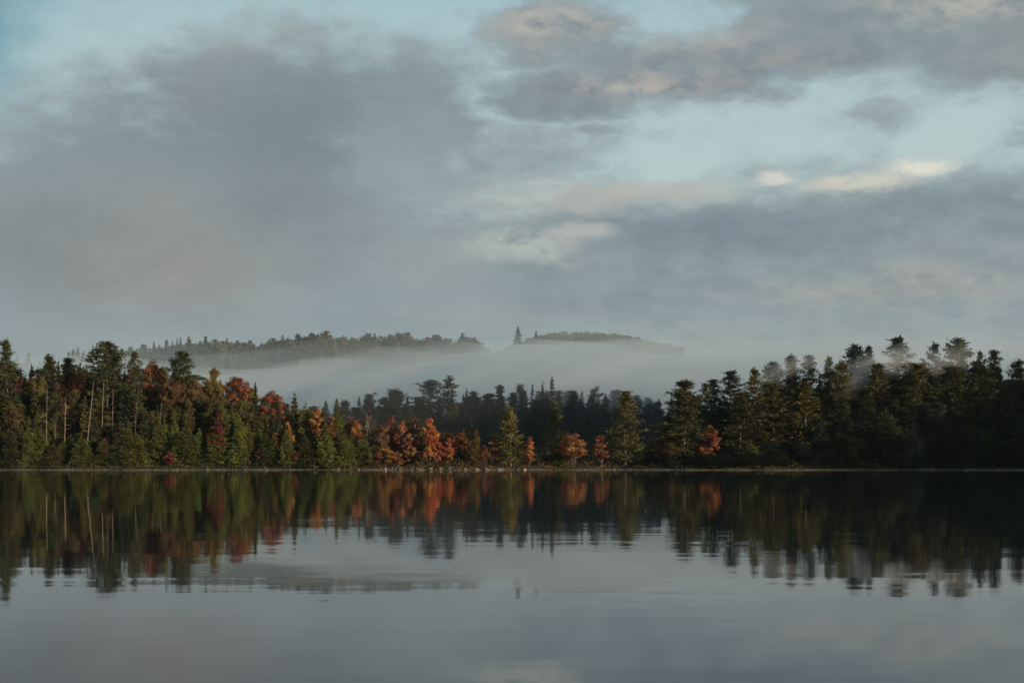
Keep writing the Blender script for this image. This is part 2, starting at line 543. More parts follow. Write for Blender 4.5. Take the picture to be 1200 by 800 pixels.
def grow_maple(seed, H=12.0, R=3.2, cb=0.18, lobes=44, fill=105, top=.8, sparse=0.0, leaf=.29):
    rng = np.random.default_rng(seed)
    T, C = Shape(), Shape()
    zc, hz = H * (cb + 1) / 2, H * (1 - cb) / 2
    stems = rng.integers(1, 4)
    roots = []
    for i in range(stems):
        a = rng.uniform(0, 6.28)
        tip = np.array([math.cos(a) * R * .3, math.sin(a) * R * .3, H * rng.uniform(.7, .9)])
        s = np.linspace(0, 1, 6)[:, None]
        base = np.array([math.cos(a) * .2, math.sin(a) * .2, -.4]) * (stems > 1) + np.array([0, 0, -.4]) * (stems == 1)
        pts = base + (tip - base) * s + rng.normal(0, .10, (6, 3)) * s
        T.tube(pts, np.linspace(.011 * H, .025, 6), 5)
        roots.append(pts)
    for i in range(lobes):
        d = unit(rng.normal(0, 1, 3))
        rr = rng.uniform(.42, .92)
        c = np.array([d[0] * R * rr, d[1] * R * rr, zc + d[2] * hz * rr])
        f = np.clip((c[2] - cb * H) / ((1 - cb) * H), 0, 1)
        taper = np.interp(f, [0, .3, .62, 1], [.72, 1.0, .86, .42 * top + .2])
        c[:2] *= taper
        lr = R * rng.uniform(.20, .36)
        st = roots[rng.integers(len(roots))]
        k = int(np.clip((c[2] / H - .12) * 6, 0, 4))
        mid = (st[k] + c) / 2 + np.array([0, 0, .2])
        T.tube([st[k], mid, c], [.05, .035, .012], 3)
        n = int(1.5 * fill * (1 - sparse) * (lr / (R * .28)) ** 2)
        dirs = unit(rng.normal(0, 1, (n, 3)) + np.array([0, 0, .25]))
        P = c + dirs * (lr * rng.uniform(.35, 1.08, (n, 1))) * np.array([1, 1, .82])
        Nn = dirs + rng.normal(0, .5, (n, 3)) + np.array([0, 0, .3])
        U = np.cross(Nn, rng.normal(0, 1, (n, 3)))
        C.cards(P, U, Nn, rng.uniform(.7, 1.3, n) * leaf, rng.uniform(.7, 1.3, n) * leaf * .75)
    return T, C, H, 2 * R


def grow_bare(seed, H=11.0, R=1.8, leaves=60):
    rng = np.random.default_rng(seed)
    T, C = Shape(), Shape()
    for i in range(rng.integers(3, 5)):
        a = rng.uniform(0, 6.28)
        tip = np.array([math.cos(a) * R * rng.uniform(.3, .8), math.sin(a) * R * rng.uniform(.3, .8), H * rng.uniform(.82, 1)])
        s = np.linspace(0, 1, 7)[:, None]
        pts = tip * s ** 1.1 + rng.normal(0, .09, (7, 3)) * s
        pts[0, 2] = -.4
        T.tube(pts, np.linspace(.10, .02, 7), 4)
        for q in range(16):
            k = rng.uniform(.35, .97)
            p0 = np.array([np.interp(k, s[:, 0], pts[:, j]) for j in range(3)])
            b = rng.uniform(0, 6.28)
            ln = rng.uniform(.6, 1.7) * (1.25 - k)
            p1 = p0 + np.array([math.cos(b) * ln * .6, math.sin(b) * ln * .6, ln])
            T.tube([p0, (p0 + p1) / 2 + rng.normal(0, .05, 3), p1], [.03, .02, .008], 3)
            m = max(1, leaves // 55)
            tufts(C, rng, np.repeat(p1[None], m, 0) + rng.normal(0, .22, (m, 3)), rng.normal(0, 1, (m, 3)), 4, (.2, .2, .2), .28, .2, .3)
    return T, C, H, 2 * R


KINDS = {}


def kind(key, shapes, bark, leaf):
    KINDS[key] = []
    for i, (T, C, H, W) in enumerate(shapes):
        v = np.concatenate(C.V)
        zlo, zhi = v[:, 2].min(), v[:, 2].max()
        r = np.hypot(v[:, 0], v[:, 1])
        W = 2 * max(np.quantile(r[(v[:, 2] >= a) & (v[:, 2] < b + .01)], .93) for a, b in zip(np.linspace(zlo, zhi, 9)[:-1], np.linspace(zlo, zhi, 9)[1:]))
        KINDS[key].append((T.mesh(key + '_trunk', bark), C.mesh(key + '_crown', leaf), zhi, W))


kind('white_pine', [grow_pine(10 + i, 20, c, r, g, tp, cn) for i, (c, r, g, tp, cn) in enumerate(
    [(.34, 3.3, .16, .12, .62), (.46, 3.5, .22, .2, .5), (.40, 3.0, .12, .14, .7), (.52, 3.2, .25, .22, .45), (.30, 3.6, .2, .1, .75), (.44, 2.9, .15, .25, .42)])], M_BARK, M_NEEDLE)
kind('full_pine', [grow_pine(40 + i, 18, c, r, g, tp, cn) for i, (c, r, g, tp, cn) in enumerate(
    [(.10, 3.6, .10, .10, .72), (.14, 3.4, .14, .14, .62), (.08, 3.7, .12, .08, .8), (.16, 3.5, .08, .16, .55)])], M_BARK, M_NEEDLE)
kind('dome_pine', [grow_pine(200 + i, 20, c, r, g, .12, .6, True) for i, (c, r, g) in enumerate(
    [(.50, 3.3, .2), (.56, 3.6, .26), (.46, 3.2, .22), (.6, 3.4, .24), (.52, 3.8, .3)])], M_BARK, M_NEEDLE)
kind('round_pine', [grow_pine(240 + i, 18, c, r, g, .10, .6, True) for i, (c, r, g) in enumerate([(.12, 3.7, .12), (.16, 3.4, .16), (.1, 3.9, .14), (.2, 3.5, .2)])], M_BARK, M_NEEDLE)
kind('tall_maple', [grow_maple(220 + i, 20, 3.2, c, 40, 105, .9) for i, c in enumerate((.5, .56, .46))], M_BARK, M_LEAF)
kind('spruce', [grow_spruce(60 + i, 16, r, .05, dr, 22, pw) for i, (r, dr, pw) in enumerate([(2.2, .3, .9), (2.5, .22, .8), (1.9, .34, 1.0), (2.4, .26, .85)])], M_BARK, M_NEEDLE)
kind('cedar', [grow_spruce(80 + i, 12, r, .02, -.02, 30, pw, (.40, .21), .12, b) for i, (r, pw, b) in enumerate([(1.9, .7, .4), (1.7, .8, .3), (2.1, .65, .5), (1.6, .75, .35)])], M_BARK, M_NEEDLE)
kind('maple', [grow_maple(100 + i, 12, r, cb, lo, 105, tp) for i, (r, cb, lo, tp) in enumerate([(3.1, .16, 46, .8), (2.9, .1, 48, .6), (3.4, .22, 40, 1.0), (2.8, .14, 44, .5)])], M_BARK, M_LEAF)
kind('slim_maple', [grow_maple(120 + i, 11, r, .06, lo, 100, tp) for i, (r, lo, tp) in enumerate([(1.9, 70, .5), (1.7, 66, .35), (2.0, 72, .7)])], M_BARK, M_LEAF)
kind('thin_maple', [grow_maple(140 + i, 12, 2.8, .14, 42, 75, .8, .15) for i in range(3)], M_PALE_BARK, M_LEAF)
kind('bare_birch', [grow_bare(160 + i, 11, 1.8) for i in range(3)], M_PALE_BARK, M_LEAF)

# ------------------------------------------------------------------ the lie of the land
rng0 = np.random.default_rng(5)


def smooth(x, a, b):
    t = np.clip((np.asarray(x, float) - a) / (b - a), 0, 1)
    return t * t * (3 - 2 * t)


def shore(X):
    X = np.asarray(X, float)
    return 270 + 1.6 * np.sin(X * .11) + 1.0 * np.sin(X * .31 + 1) + .5 * np.sin(X * .83 + 2) + 3.0 * smooth(X, -70, -20) * smooth(X, 60, 20)


SP, SR = np.array([SUN_DIR[1] * -1, SUN_DIR[0]]), np.array([SUN_DIR[0], SUN_DIR[1]])
SP, SR = SP / np.linalg.norm(SP), SR / np.linalg.norm(SR)
RIDGE_PX = [-200, 40, 80, 150, 200, 230, 260, 300, 340, 370, 400, 440, 480, 520, 555, 580, 610, 680, 800, 1000, 1400]
RIDGE_Y = [452, 436, 428, 424, 419, 414, 414, 417, 410, 407, 409, 408, 409, 411, 412, 424, 434, 440, 442, 445, 450]
HILL_PX = [300, 500, 560, 600, 630, 660, 690, 720, 745, 770, 810, 1000]
HILL_Y = [450, 440, 432, 413, 402, 398, 398, 400, 404, 410, 418, 440]
RIDGE_D, HILL_D = 930.0, 1600.0
SHADE_U = [200, 230, 240, 250, 262, 275, 290, 303, 313, 372, 392, 440, 540, 720, 900]
SHADE_H = [0, 2, 8, 15, 23, 30, 35, 38, 58, 62, 58, 52, 54, 50, 0]
SHADE_T = 100.0


def land(X, Y):
    X, Y = np.asarray(X, float), np.asarray(Y, float)
    d = Y - shore(X)
    h = np.where(d < 0, np.maximum(d * .22, -3.0), np.minimum(d * .2, .2) + np.clip(d - 1.0, 0, 60) * .06)
    h = h + smooth(Y, 370, 520) * 3.0
    for e, s in ((X - 150, .10), (-Y - 22, .12), (-X - 520, .08)):
        h = np.maximum(h, np.clip(e * s, -3.0, 9.0))
    # added wooded hill to the right, out of the frame, crest shaped to cast shade
    u, t = X * SP[0] + Y * SP[1], X * SR[0] + Y * SR[1]
    h = h + np.interp(u, SHADE_U, SHADE_H) * np.exp(-((t - SHADE_T) / 48.0) ** 2) * smooth(X, 150, 185)
    px = 600 + X / np.maximum(Y, 50) * F_PX
    front = Y > 300
    rz = (HORIZON - np.interp(px, RIDGE_PX, RIDGE_Y)) / F_PX * RIDGE_D + CAM_H
    h = h + np.where(front, (rz - 7.2) * np.where(Y < RIDGE_D, smooth(Y, 690, RIDGE_D), 1 - .6 * smooth(Y, RIDGE_D, 1300)) * smooth(Y, 640, 760), 0)
    hz = (HORIZON - np.interp(px, HILL_PX, HILL_Y)) / F_PX * HILL_D + CAM_H
    h = np.where(front & (Y > 1200), np.maximum(h, hz * np.where(Y < HILL_D, smooth(Y, 1200, HILL_D), 1 - .4 * smooth(Y, HILL_D, 2600))), h)
    return h


def build_ground():
    xs = np.concatenate([np.arange(-3000, -560, 120), np.arange(-560, -130, 14), np.arange(-130, 150, 2.0), np.arange(150, 560, 9), np.arange(560, 3001, 120)])
    ys = np.concatenate([np.arange(-1500, -60, 120), np.arange(-60, 250, 9), np.arange(250, 262, 3), np.arange(262, 280, .6), np.arange(280, 540, 6), np.arange(540, 1000, 12), np.arange(1000, 1800, 40), np.arange(1800, 3001, 150)])
    X, Y = np.meshgrid(xs, ys, indexing='ij')
    Z = land(X, Y)
    rough = np.random.default_rng(3).normal(0, 1, Z.shape)
    Z = Z + np.where(Z > .1, .05 * rough, 0)
    nx, ny = len(xs), len(ys)
    i, j = np.meshgrid(np.arange(nx - 1), np.arange(ny - 1), indexing='ij')
    Q = np.stack([i * ny + j, (i + 1) * ny + j, (i + 1) * ny + j + 1, i * ny + j + 1], -1).reshape(-1, 4)
    me = mesh_np('ground', np.stack([X, Y, Z], -1).reshape(-1, 3), [Q], mats=[ground_material()], smooth=True)
    tag(link('ground', me), kind='structure')
    wx, wy = np.array([-560., -200, -100, 0, 100, 200]), np.array([-45., 0, 60, 150, 300])
    X, Y = np.meshgrid(wx, wy, indexing='ij')
    i, j = np.meshgrid(np.arange(5), np.arange(4), indexing='ij')
    Q = np.stack([i * 5 + j, (i + 1) * 5 + j, (i + 1) * 5 + j + 1, i * 5 + j + 1], -1).reshape(-1, 4)
    me = mesh_np('water', np.stack([X, Y, X * 0], -1).reshape(-1, 3), [Q], mats=[water_material()])
    tag(link('water', me), kind='structure')


build_ground()

# ------------------------------------------------------------------ colours of leaves (as seen in flat light, but BLUE and DARK also stand in for shade on the right)
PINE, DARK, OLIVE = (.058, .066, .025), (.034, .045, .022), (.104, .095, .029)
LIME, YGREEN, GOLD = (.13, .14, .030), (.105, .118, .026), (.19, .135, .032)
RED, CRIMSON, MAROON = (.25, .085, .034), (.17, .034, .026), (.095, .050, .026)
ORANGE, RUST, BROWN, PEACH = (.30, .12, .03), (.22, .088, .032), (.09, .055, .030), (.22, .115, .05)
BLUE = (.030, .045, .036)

pick = random.Random(11)
USED = {}


def tree(name, key, px, top, width, Y, colour, label, cat, group=None, variant=None, jitter=0.0, sink=0.0):
    """plant one tree where the line of sight px meets distance Y; its top and width as they look from the lake"""
    X = (px - 600) / F_PX * Y
    z = float(land(X, Y)) - .1
    H = (HORIZON - top) / F_PX * Y + CAM_H - z
    if key == 'maple' and H / (width / F_PX * Y) > 2.6:
        key = 'tall_maple'
    i = USED.get(key, pick.randrange(9)) if variant is None else variant
    USED[key] = i + 1
    tm, cm, h0, w0 = KINDS[key][i % len(KINDS[key])]
    W = width / F_PX * Y
    r = link(name, None, loc=(X, Y, z - sink))
    r.rotation_euler = (0, 0, pick.uniform(0, 6.28))
    r.scale = (W / w0, W / w0, H / h0)
    tag(r, label, cat, group)
    link('trunk', tm, r)
    c = link('crown', cm, r)
    k = 1 + pick.uniform(-jitter, jitter)
    c.color = (colour[0] * k, colour[1] * k * (1 + pick.uniform(-jitter, jitter) * .3), colour[2] * k, 1)
    return r


# ------------------------------------------------------------------ the sunlit wood on the left shore
LEFT_SHORE = [
    # name, kind, px, top, width, Y, colour, label, variant
    ('white_pine', 'white_pine', 8, 394, 50, 284, PINE, 'tall dark pine with drooping tiers at the left end of the sunlit shore', 4),
    ('white_pine', 'dome_pine', 57, 413, 40, 288, PINE, 'pointed pine rising just left of the rounded pine above the snag', 2),
    ('white_pine', 'dome_pine', 76, 417, 34, 292, OLIVE, 'rounded pine standing above the bare orange snag', 5),
    ('spruce', 'spruce', 94, 423, 24, 296, DARK, 'dark bushy spruce top beside a small red maple, left of the big pine', 1),
    ('maple', 'maple', 91, 436, 24, 290, RED, 'small bright red maple between the dark spruce and the big double pine', 0),
    ('white_pine', 'dome_pine', 126, 398, 66, 282, PINE, 'big broad pine with bare pale trunk, highest on the left shore', 1),
    ('white_pine', 'white_pine', 136, 408, 31, 285, PINE, 'slimmer pine pressed against the big broad pine', 3),
    ('white_pine', 'dome_pine', 158, 409, 32, 284, PINE, 'slender pine with small high crown between big pine and red maple', 3),
    ('maple', 'maple', 179, 421, 34, 288, RED, 'bright red maple high behind the slender pine', 2),
    ('maple', 'maple', 150, 432, 20, 289, RED, 'red maple half hidden behind the slender bare pine trunk', 1),
    ('white_pine', 'dome_pine', 216, 409, 51, 284, PINE, 'leaning open pine over orange maples, second highest of the left shore', 0),
    ('white_pine', 'white_pine', 204, 417, 24, 286, PINE, 'small pine crown touching the leaning open pine', 5),
    ('maple', 'maple', 226, 444, 34, 285, (.18, .112, .042), 'pale orange maple under the leaning open pine', 3),
    ('maple', 'maple', 200, 446, 30, 283, (.15, .078, .032), 'rust coloured maple left of the pale orange maple', 0),
    ('full_pine', 'full_pine', 252, 428, 43, 287, GOLD, 'golden green rounded pine right of the leaning open pine', 1),
    ('maple', 'maple', 277, 440, 34, 290, RED, 'broad deep red maple between golden pine and dark spire', 0),
    ('spruce', 'spruce', 299, 446, 20, 284, DARK, 'dark pointed spire between two red maples on the left slope', 2),
    ('maple', 'maple', 318, 457, 32, 288, (.27, .085, .055), 'pinkish red maple right of the dark spire', 2),
    ('spruce', 'spruce', 326, 466, 18, 281, DARK, 'small dark spruce in front of the pinkish red maple', 0),
    ('cedar', 'cedar', 345, 458, 22, 284, OLIVE, 'tall yellowish cedar right of the pinkish red maple', 1),
    ('cedar', 'cedar', 358, 470, 20, 282, YGREEN, 'yellowish cedar shoulder just right of the tall cedar', 2),
    ('slim_maple', 'slim_maple', 372, 478, 22, 281, ORANGE, 'orange maple column before the yellow-green pyramid tree', 0),
    ('spruce', 'spruce', 394, 467, 32, 280, YGREEN, 'yellow-green pyramid tree at the low end of the sunlit wood', 1),
    ('maple', 'maple', 411, 488, 24, 282, RED, 'red maple just right of the yellow-green pyramid tree', 3),
    ('cedar', 'cedar', 425, 508, 22, 278, YGREEN, 'low green cedar where the rocky shore begins', 0),
    ('cedar', 'cedar', 410, 515, 26, 277, LIME, 'squat lime green cedar beside the first shore rocks', 2),
    ('slim_maple', 'slim_maple', 255, 484, 24, 277, CRIMSON, 'dark crimson maple column among green cedars by the water', 1),
    ('slim_maple', 'slim_maple', 338, 494, 14, 276.5, (.34, .16, .035), 'narrow amber maple lit bright among the cedars', 1),
    ('maple', 'maple', 146, 500, 34, 277, BROWN, 'dull brown-red maple under the big broad pine', 2),
    ('slim_maple', 'slim_maple', 124, 514, 14, 276, CRIMSON, 'small crimson sapling at the foot of the leaning pale trunk', 2),
    ('maple', 'maple', 68, 446, 30, 286, MAROON, 'maroon maple behind the bare orange snag', 1),
    ('maple', 'maple', 22, 441, 30, 287, MAROON, 'maroon maple next to the leftmost pine', 3),
    ('maple', 'maple', 44, 440, 26, 286, (.13, .10, .03), 'olive yellow maple between two maroon maples', 0),
    ('slim_maple', 'slim_maple', 324, 506, 16, 277, RUST, 'rust coloured young maple left of the amber maple', 0),
    ('slim_maple', 'slim_maple', 306, 520, 16, 276, MAROON, 'dull maroon young maple low before the dark spire', 1),
    ('maple', 'maple', 200, 530, 16, 275.5, (.30, .06, .04), 'tiny red bush at the waterline under rust maple', 1),
    ('maple', 'maple', 344, 527, 14, 275.5, (.42, .13, .04), 'tiny orange bush at the waterline below the amber maple', 1),
    ('maple', 'maple', 92, 533, 20, 275.2, YGREEN, 'tiny yellow-green bush at the waterline left of the crimson sapling', 0),
    ('cedar', 'cedar', 50, 508, 26, 276.5, LIME, 'lime green cedar at the waterline left of the snag', 1),
    ('cedar', 'cedar', 62, 520, 20, 275.8, LIME, 'short lime cedar snug against the foot of the snag', 3),
    ('slim_maple', 'slim_maple', 388, 487, 16, 279, RUST, 'rust maple peeping out beside the yellow-green pyramid tree', 2),
]
for name, key, px, top, w, Y, colr, label, var in LEFT_SHORE:
    tree(name, key, px, top, w, Y, colr, label, 'maple' if 'maple' in key else 'pine' if 'pine' in key else key, None, var, .05)

SKYLINE = ([0, 40, 60, 100, 126, 160, 190, 216, 250, 280, 300, 330, 350, 380, 400, 440], [428, 430, 426, 430, 426, 430, 434, 434, 440, 452, 458, 470, 474, 484, 486, 508])


def skyline(px):
    return float(np.interp(px, *SKYLINE))


# trees packed behind and between the ones that stand out
for row, (Y, d0, d1, step) in enumerate([(302, -6, 8, 10), (292, 6, 28, 11), (284, 24, 56, 11)]):
    px = -14.0 + row * 5
    while px < 425 - row * 4:
        px += pick.uniform(.75, 1.25) * step
        top = min(skyline(px) + pick.uniform(d0, d1), 520)
        q = pick.random()
        if q < .42:
            a = ('white_pine', 'full_pine', pick.uniform(36, 56), pick.choice([PINE, OLIVE, OLIVE, DARK]))
        elif q < .72:
            a = ('spruce', 'spruce', pick.uniform(25, 38), pick.choice([DARK, PINE, OLIVE, OLIVE]))
        else:
            warm = px > 190
            a = ('maple', 'maple', pick.uniform(26, 36), pick.choice([GOLD, (.15, .085, .032), OLIVE, (.14, .112, .03), (.11, .10, .028)] if warm else [OLIVE, BROWN, (.12, .09, .03), PINE]))
        what = {'white_pine': ('pine', 'dusky green pine packed among others in the sunlit left wood'),
                'spruce': ('spruce', 'dusky green spruce packed among others in the sunlit left wood'),
                'maple': ('maple', 'muted broadleaf crown packed among conifers in the sunlit left wood')}[a[0]]
        tree(a[0], a[1], px, top, a[2], Y + pick.uniform(-3, 3), a[3], what[1], what[0], 'trees packed in the left wood', None, .2)
px = -10.0
while px < 330:
    px += pick.uniform(8, 14)
    name, key, w = pick.choice([('maple', 'maple', 30), ('white_pine', 'full_pine', 36), ('spruce', 'spruce', 27), ('maple', 'maple', 28)])
    tree(name, key, px, float(np.interp(px, [0, 200, 330], [466, 462, 484])) + pick.uniform(-10, 22), w * pick.uniform(.85, 1.2), 281 + pick.uniform(-1, 2.5),
         pick.choice([OLIVE, (.12, .10, .03), (.105, .10, .028), PINE, (.13, .095, .035)]),
         {'maple': 'olive gold broadleaf tree of the middle layer in the left wood', 'white_pine': 'olive pine of the middle layer in the left wood', 'spruce': 'olive spruce of the middle layer in the left wood'}[name],
         {'white_pine': 'pine'}.get(name, name), 'middle layer of the left wood', None, .15)
px = -8.0
while px < 440:
    px += pick.uniform(7, 13)
    top = float(np.interp(px, [0, 120, 250, 330, 400, 440], [492, 498, 480, 488, 508, 522])) + pick.uniform(-12, 26)
    key = pick.choice(['cedar', 'cedar', 'cedar', 'spruce'])
    tree(key, key, px, top, pick.uniform(20, 32), 276.5 + pick.uniform(-1.5, 2.5), pick.choice([LIME, YGREEN, OLIVE, PINE, YGREEN]),
         'green cedar in the thick row along the left waterline' if key == 'cedar' else 'green spruce in the thick row along the left waterline', key, 'evergreens lining the left waterline', None, .2)


# bare and leaning trunks
def snag(name, px, base_px, top, Y, label, mat, r=.16, lean=0.0, stubs=14, base_y=None, seed=1):
    rng = np.random.default_rng(seed)
    X = (base_px - 600) / F_PX * Y
    z = float(land(X, Y)) - .2
    H = (HORIZON - top) / F_PX * Y + CAM_H - z
    S = Shape()
    dx = (px - base_px) / F_PX * Y
    s = np.linspace(0, 1, 9)
    pts = np.column_stack([dx * s + rng.normal(0, .04, 9) * s, rng.normal(0, .05, 9) * s, s * H])
    S.tube(pts, np.interp(s, [0, .9, 1], [r, r * .45, r * .25]), 7)
    o = link(name, S.mesh(name, mat), loc=(X, Y, z))
    tag(o, label, 'dead tree')
    B = Shape()
    for i in range(stubs):
        k = rng.uniform(.3, .95)
        p = np.array([np.interp(k, s, pts[:, j]) for j in range(3)])
        a = rng.uniform(0, 6.28)
        ln = rng.uniform(.4, 1.5)
        B2 = Shape()
        e = p + np.array([math.cos(a) * ln, math.sin(a) * ln, rng.uniform(-.3, .25) * ln])
        B2.tube([p, (p + e) / 2 + np.array([0, 0, .06]), e], [.045, .03, .012], 4)
        link('branch', B2.mesh('branch', mat), o)
    return o


snag('dead_snag', 77, 75, 466, 278.3, 'bare orange-lit dead snag standing at the left waterline', M_DEAD, .13, seed=3)
snag('leaning_tree', 110, 99, 446, 277.2, 'pale bare trunk leaning rightwards beneath the big broad pine', M_PALE_BARK, .12, stubs=9, seed=4)
snag('leaning_tree', 122, 117, 440, 279, 'pale straight trunk second along from the leaning one', M_PALE_BARK, .10, stubs=7, seed=5)
snag('leaning_tree', 132, 131, 455, 278, 'thin grey trunk nearest the brown-red maple', M_PALE_BARK, .08, stubs=6, seed=6)
snag('leaning_tree', 55, 54, 450, 278, 'thin grey trunk rising from the lime cedars', M_PALE_BARK, .075, stubs=6, seed=7)
snag('leaning_tree', 160, 157, 470, 278.5, 'slim pale trunk below the slender pine', M_PALE_BARK, .075, stubs=5, seed=8)
snag('leaning_tree', 190, 181, 470, 278, 'slim pale trunk tilting right below the bright red maple', M_PALE_BARK, .075, stubs=5, seed=9)

# ------------------------------------------------------------------ the low rocky point in the middle
POINT = [
    ('bare_birch', 'bare_birch', 430, 484, 22, 281, PEACH, 'bare grey birch with thin twigs at the left of the rocky point', 0),
    ('bare_birch', 'bare_birch', 438, 487, 18, 283, PEACH, 'bare pale birch beside another bare birch on the rocky point', 1),
    ('thin_maple', 'thin_maple', 418, 490, 19, 280, RED, 'thin red maple left of the bare birches', 0),
    ('thin_maple', 'thin_maple', 447, 497, 21, 279, (.15, .07, .035), 'thin rust maple right of the bare birches', 1),
    ('thin_maple', 'thin_maple', 459, 486, 14, 281, RED, 'tall thin pinkish red maple on the rocky point', 2),
    ('maple', 'maple', 452, 524, 28, 276.5, ORANGE, 'low round orange bush behind the shore rocks', 2),
    ('thin_maple', 'thin_maple', 470, 492, 18, 279, (.27, .09, .05), 'sparse red maple between pinkish maple and yellow-green cedar', 0),
    ('cedar', 'cedar', 478, 488, 16, 280, OLIVE, 'slim yellow-green cedar among red maples on the point', 1),
    ('thin_maple', 'thin_maple', 486, 485, 16, 281, BROWN, 'rust maple crowning the middle of the rocky point', 2),
    ('slim_maple', 'slim_maple', 480, 507, 16, 278, (.22, .09, .04), 'dull orange maple before the rust maple', 2),
    ('cedar', 'cedar', 495, 493, 14, 281, OLIVE, 'slim olive cedar left of the flaming orange maple', 3),
    ('slim_maple', 'slim_maple', 504, 489, 19, 277, (.40, .135, .035), 'flaming orange maple, brightest and tallest on the rocky point', 0),
    ('slim_maple', 'slim_maple', 512, 508, 16, 276.8, (.33, .075, .04), 'scarlet maple hugging the flaming orange maple', 1),
    ('slim_maple', 'slim_maple', 525, 513, 13, 277, (.32, .09, .035), 'small round-topped scarlet maple standing alone', 2),
    ('spruce', 'spruce', 552, 488, 14, 300, PINE, 'slim dark green spire behind the rust and green column', 2),
    ('cedar', 'cedar', 558, 502, 17, 278, (.16, .105, .035), 'rust and green cedar column on the point', 0),
    ('slim_maple', 'slim_maple', 568, 522, 10, 277.5, CRIMSON, 'small crimson sapling right of the rust and green column', 1),
    ('slim_maple', 'slim_maple', 580, 508, 10, 279.5, RED, 'red sapling half hidden behind the golden pine', 0),
    ('full_pine', 'full_pine', 598, 476, 42, 277.5, (.17, .15, .035), 'golden sunlit pine at the tip of the rocky point', 2),
    ('slim_maple', 'slim_maple', 620, 511, 15, 276.8, (.34, .105, .035), 'red-orange maple at the right foot of the golden pine', 1),
    ('full_pine', 'full_pine', 650, 467, 36, 300, OLIVE, 'half shaded olive pine behind the round rust maple', 1),
    ('cedar', 'cedar', 654, 508, 20, 279, YGREEN, 'small green cedar left of the round rust maple', 2),
    ('maple', 'maple', 671, 507, 38, 276.5, (.26, .10, .036), 'round rust maple overhanging the water', 0),
    ('thin_maple', 'thin_maple', 704, 509, 24, 279, RUST, 'loose rust maple left of the tall pyramid pine', 1),
    ('full_pine', 'full_pine', 733, 457, 48, 279, OLIVE, 'tall pyramid pine with shaded foot, last before the dark shore', 0),
    ('maple', 'maple', 775, 512, 34, 281, MAROON, 'dim maroon maple in shade right of the pyramid pine', 2),
    ('cedar', 'cedar', 538, 524, 16, 280, DARK, 'small dark cedar between scarlet maple and rust column', 1),
    ('maple', 'maple', 640, 530, 22, 279, BROWN, 'low brown bush between red-orange and rust maples', 3),
    ('maple', 'maple', 432, 523, 18, 277, OLIVE, 'low olive bush under the bare birches', 1),
    ('maple', 'maple', 466, 528, 16, 276.8, RUST, 'low rust bush right of the round orange bush', 3),
    ('maple', 'maple', 494, 528, 18, 277, BROWN, 'low brown bush before the slim olive cedar', 0),
]
for name, key, px, top, w, Y, colr, label, var in POINT:
    tree(name, key, px, top, w, Y, tuple(q * 1.2 for q in colr) if 'maple' in key else colr, label, 'maple' if 'maple' in key else 'pine' if 'pine' in key else key.split('_')[-1], None, var, .04)

for i in range(22):                                   # the small growth that closes the ranks on the point
    px = 408 + i * 6.4 + pick.uniform(-2.5, 2.5)
    key, name = pick.choice([('slim_maple', 'maple'), ('thin_maple', 'maple'), ('thin_maple', 'maple'), ('cedar', 'cedar')])
    tree('slim_maple' if name == 'maple' else 'cedar', key, px, pick.uniform(496, 516), pick.uniform(15, 22), 284 + pick.uniform(-2, 4),
         pick.choice([RUST, (.33, .125, .038), (.25, .115, .04), (.31, .10, .036)]) if name == 'maple' else OLIVE,
         'small rusty maple filling in behind the front trees of the point' if name == 'maple' else 'small olive cedar filling in behind the front trees of the point',
         name, 'small trees crowding the rocky point', None, .2)

# ------------------------------------------------------------------ the shaded wood behind the point
MIDDLE = [
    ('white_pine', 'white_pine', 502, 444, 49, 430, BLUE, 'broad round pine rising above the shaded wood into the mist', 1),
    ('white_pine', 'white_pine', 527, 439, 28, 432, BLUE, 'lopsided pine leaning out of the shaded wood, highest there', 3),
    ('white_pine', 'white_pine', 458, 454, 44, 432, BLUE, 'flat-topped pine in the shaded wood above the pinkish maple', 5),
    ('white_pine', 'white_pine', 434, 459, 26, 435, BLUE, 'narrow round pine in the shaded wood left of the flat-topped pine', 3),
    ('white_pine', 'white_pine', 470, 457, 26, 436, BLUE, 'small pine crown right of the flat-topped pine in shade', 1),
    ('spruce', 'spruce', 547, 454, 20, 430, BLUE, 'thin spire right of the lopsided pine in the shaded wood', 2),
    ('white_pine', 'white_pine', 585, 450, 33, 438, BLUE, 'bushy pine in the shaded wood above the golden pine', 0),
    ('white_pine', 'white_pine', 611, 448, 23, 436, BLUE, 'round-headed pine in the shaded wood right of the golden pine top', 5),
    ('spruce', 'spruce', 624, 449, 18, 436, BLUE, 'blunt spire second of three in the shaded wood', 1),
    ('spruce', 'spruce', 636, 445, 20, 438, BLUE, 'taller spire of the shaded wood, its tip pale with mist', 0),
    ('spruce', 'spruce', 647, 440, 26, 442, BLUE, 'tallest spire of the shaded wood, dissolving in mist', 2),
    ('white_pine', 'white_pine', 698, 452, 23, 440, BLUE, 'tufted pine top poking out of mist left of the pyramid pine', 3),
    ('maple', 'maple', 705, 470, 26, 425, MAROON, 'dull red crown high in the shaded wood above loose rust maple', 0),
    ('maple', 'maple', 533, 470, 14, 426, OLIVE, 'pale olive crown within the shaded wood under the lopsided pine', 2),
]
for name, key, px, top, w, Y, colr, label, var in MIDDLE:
    tree(name, key, px, top, w, Y, colr, label, 'maple' if 'maple' in key else 'pine' if 'pine' in key else key, None, var, .05)
